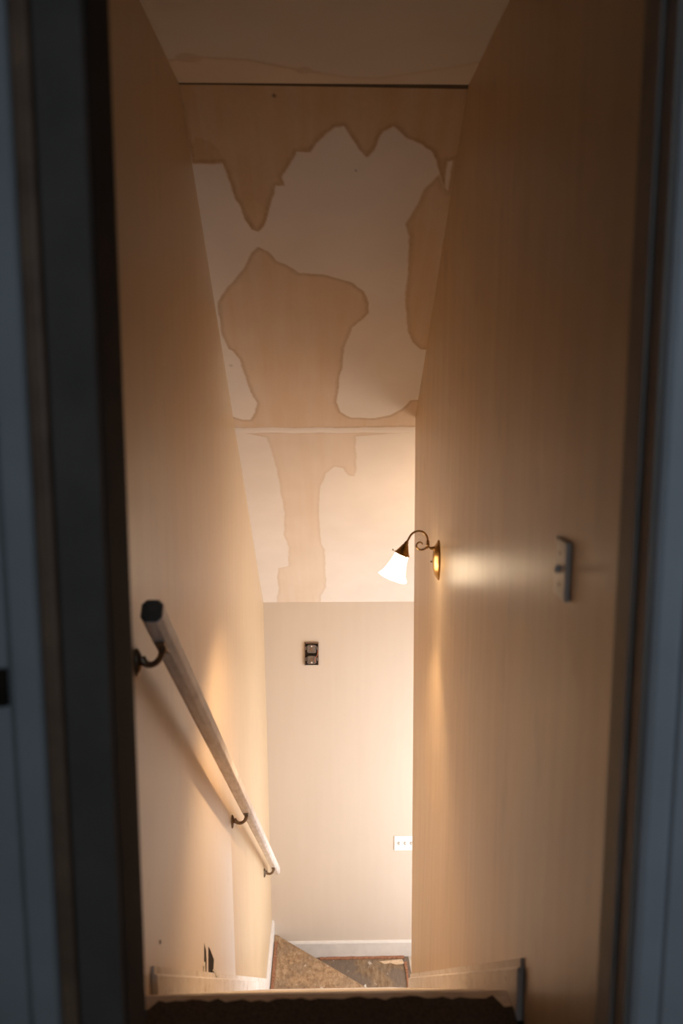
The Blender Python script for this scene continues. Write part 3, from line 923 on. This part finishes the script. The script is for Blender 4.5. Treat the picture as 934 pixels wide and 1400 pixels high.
# ------------------------------------------------------------------ switches and outlets
def switch_side():
    y0, y1, z0, z1 = 1.515, 1.597, 1.054, 1.166
    t = thing('light_switch', 'white toggle light switch with thick plate on the right wall near the door', 'light switch', (XR, 1.555, z0))
    x = XR
    prof = [(0, .0), (.0, .006), (.005, .009), (.077, .009), (.082, .006), (.082, 0)]
    bm = prism(nb(), [(x - h, y0 + u, z0) for u, h in prof], [(x - h, y0 + u, z1) for u, h in prof])
    bevel_mod(obj('plate', bm, 'white_plastic', t), .003, 3)
    zm = (z0 + z1) / 2
    bm = prism(nb(), [(x - .009, 1.5525, zm - .009), (x - .009, 1.5595, zm - .009), (x - .009, 1.5595, zm + .009), (x - .009, 1.5525, zm + .009)],
               [(x - .020, 1.552, zm - .006), (x - .020, 1.560, zm - .006), (x - .018, 1.560, zm + .004), (x - .018, 1.552, zm + .004)])
    bevel_mod(obj('toggle', bm, 'toggle_plastic', t), .0015)
    for dz in (-.03, .03):
        bm = lathe(nb(), (x - .009, 1.556, zm + dz), (-1, 0, 0), [(0, .004), (.0012, .0035), (.0015, 0)], 12)
        obj('screw', bm, 'steel', t, True)
switch_side()

def open_box():
    cx_, cz_ = -.0925, -.500
    w, h = .052, .088
    t = thing('uncovered_outlet', 'dark uncovered electrical box with double receptacle on the far wall', 'electrical outlet', (cx_, YF, cz_ - h))
    y = YF
    bm = nb()
    box(bm, cx_ - w, cx_ + w, y - .004, y - .0005, cz_ - h, cz_ + h)
    obj('box_back', bm, 'black_gap', t)
    bm = nb(); k = .005
    box(bm, cx_ - w, cx_ - w + k, y - .012, y - .004, cz_ - h, cz_ + h - .01); box(bm, cx_ + w - k, cx_ + w, y - .012, y - .004, cz_ - h + .006, cz_ + h)
    box(bm, cx_ - w + k, cx_ + w - k, y - .012, y - .004, cz_ + h - .008, cz_ + h)
    obj('box_rim', bm, 'brown_wood', t)
    for s_ in (-1, 1):
        c = cz_ + s_ * .042
        ring = []
        for (u, v) in ((-.036, -.026), (-.024, -.034), (.024, -.034), (.036, -.026), (.032, 0), (.036, .024), (.024, .031), (-.024, .031), (-.036, .024), (-.032, 0)):
            ring.append((cx_ + u, c + v))
        bm = prism(nb(), [(x, y - .004, z) for x, z in ring], [(x * .94 + cx_ * .06, y - .022, z * .94 + c * .06) for x, z in ring])
        r = bevel_mod(obj('receptacle', bm, 'old_steel', t), .002)
        bm = boxbm(cx_ - .008, cx_ + .008, y - .024, y - .0222, c - .016, c + .014)
        obj('slot_plate', bm, 'brown_wood', r)
        bm = lathe(nb(), (cx_, y - .022, c + s_ * .020), (0, -1, 0), [(0, .0055), (.003, .005), (.004, 0)], 12)
        obj('screw', bm, 'white_plastic', r, True)
        for q in (-1, 1):
            bm = boxbm(cx_ + q * .041 - .005, cx_ + q * .041 + .005, y - .016, y - .004, c - .010, c + .016)
            obj('terminal', bm, 'old_steel', r)
    pts = spline([(cx_ + .030, y - .024, cz_ - .058), (cx_ + .024, y - .029, cz_ - .030), (cx_ + .043, y - .026, cz_ - .005), (cx_ + .046, y - .014, cz_ + .03)], 6)
    obj('wire', tube(nb(), pts, .0025, 8), 'copper_wire', t, True, 'short reddish wire')
open_box()

def triple_plate():
    x0, x1, z0, z1 = .535, .705, -2.076, -1.957
    t = thing('switch_plate', 'white triple switch plate low on the far wall by the corner', 'switch plate', ((x0 + x1) / 2, YF, z0))
    bm = boxbm(x0, x1, YF - .006, YF - .0004, z0, z1)
    bevel_mod(obj('plate', bm, 'white_plastic', t), .003, 2)
    for k in range(3):
        cx_ = x0 + .037 + k * .047; cz_ = (z0 + z1) / 2
        bm = boxbm(cx_ - .006, cx_ + .006, YF - .007, YF - .0061, cz_ - .013, cz_ + .013)
        r = obj('switch_slot', bm, 'steel', t)
        bm = boxbm(cx_ - .004, cx_ + .004, YF - .017, YF - .0071, cz_ - .002, cz_ + .009)
        obj('toggle', bm, 'toggle_plastic', r)
triple_plate()

# ------------------------------------------------------------------ added globe lamp, out of view, to brighten the left and far walls
def added_globe_lamp():
    x, y, z = .80, YE + .07, .30
    t = thing('added_globe_lamp', 'added unseen globe lamp round the corner, brightening the stairwell', 'wall lamp', (x, y, z - .1))
    obj('backplate', lathe(nb(), (x, y, z), (0, 1, 0), [(.0005, .055), (.006, .055), (.012, .045), (.018, .016), (.055, .013)], 24, cap0=True), 'brass', t, True)
    cy = y + .055
    obj('added_lamp_holder', lathe(nb(), (x, cy - .004, z), (0, 1, 0), [(0, .03), (.015, .034), (.03, .040)], 24, cap0=True), 'brass', t, True)
    c = cy + .125
    prof = [(-.105 * math.cos(math.pi * k / 16) , .105 * math.sin(math.pi * k / 16)) for k in range(1, 16)]
    obj('added_glass_globe', lathe(nb(), (x, c, z), (0, 1, 0), prof, 28, cap0=True, cap1=True), 'added_globe_glow', t, True)
glow_mat('added_globe_glow', (1.0, .78, .54), 13.0)
added_globe_lamp()
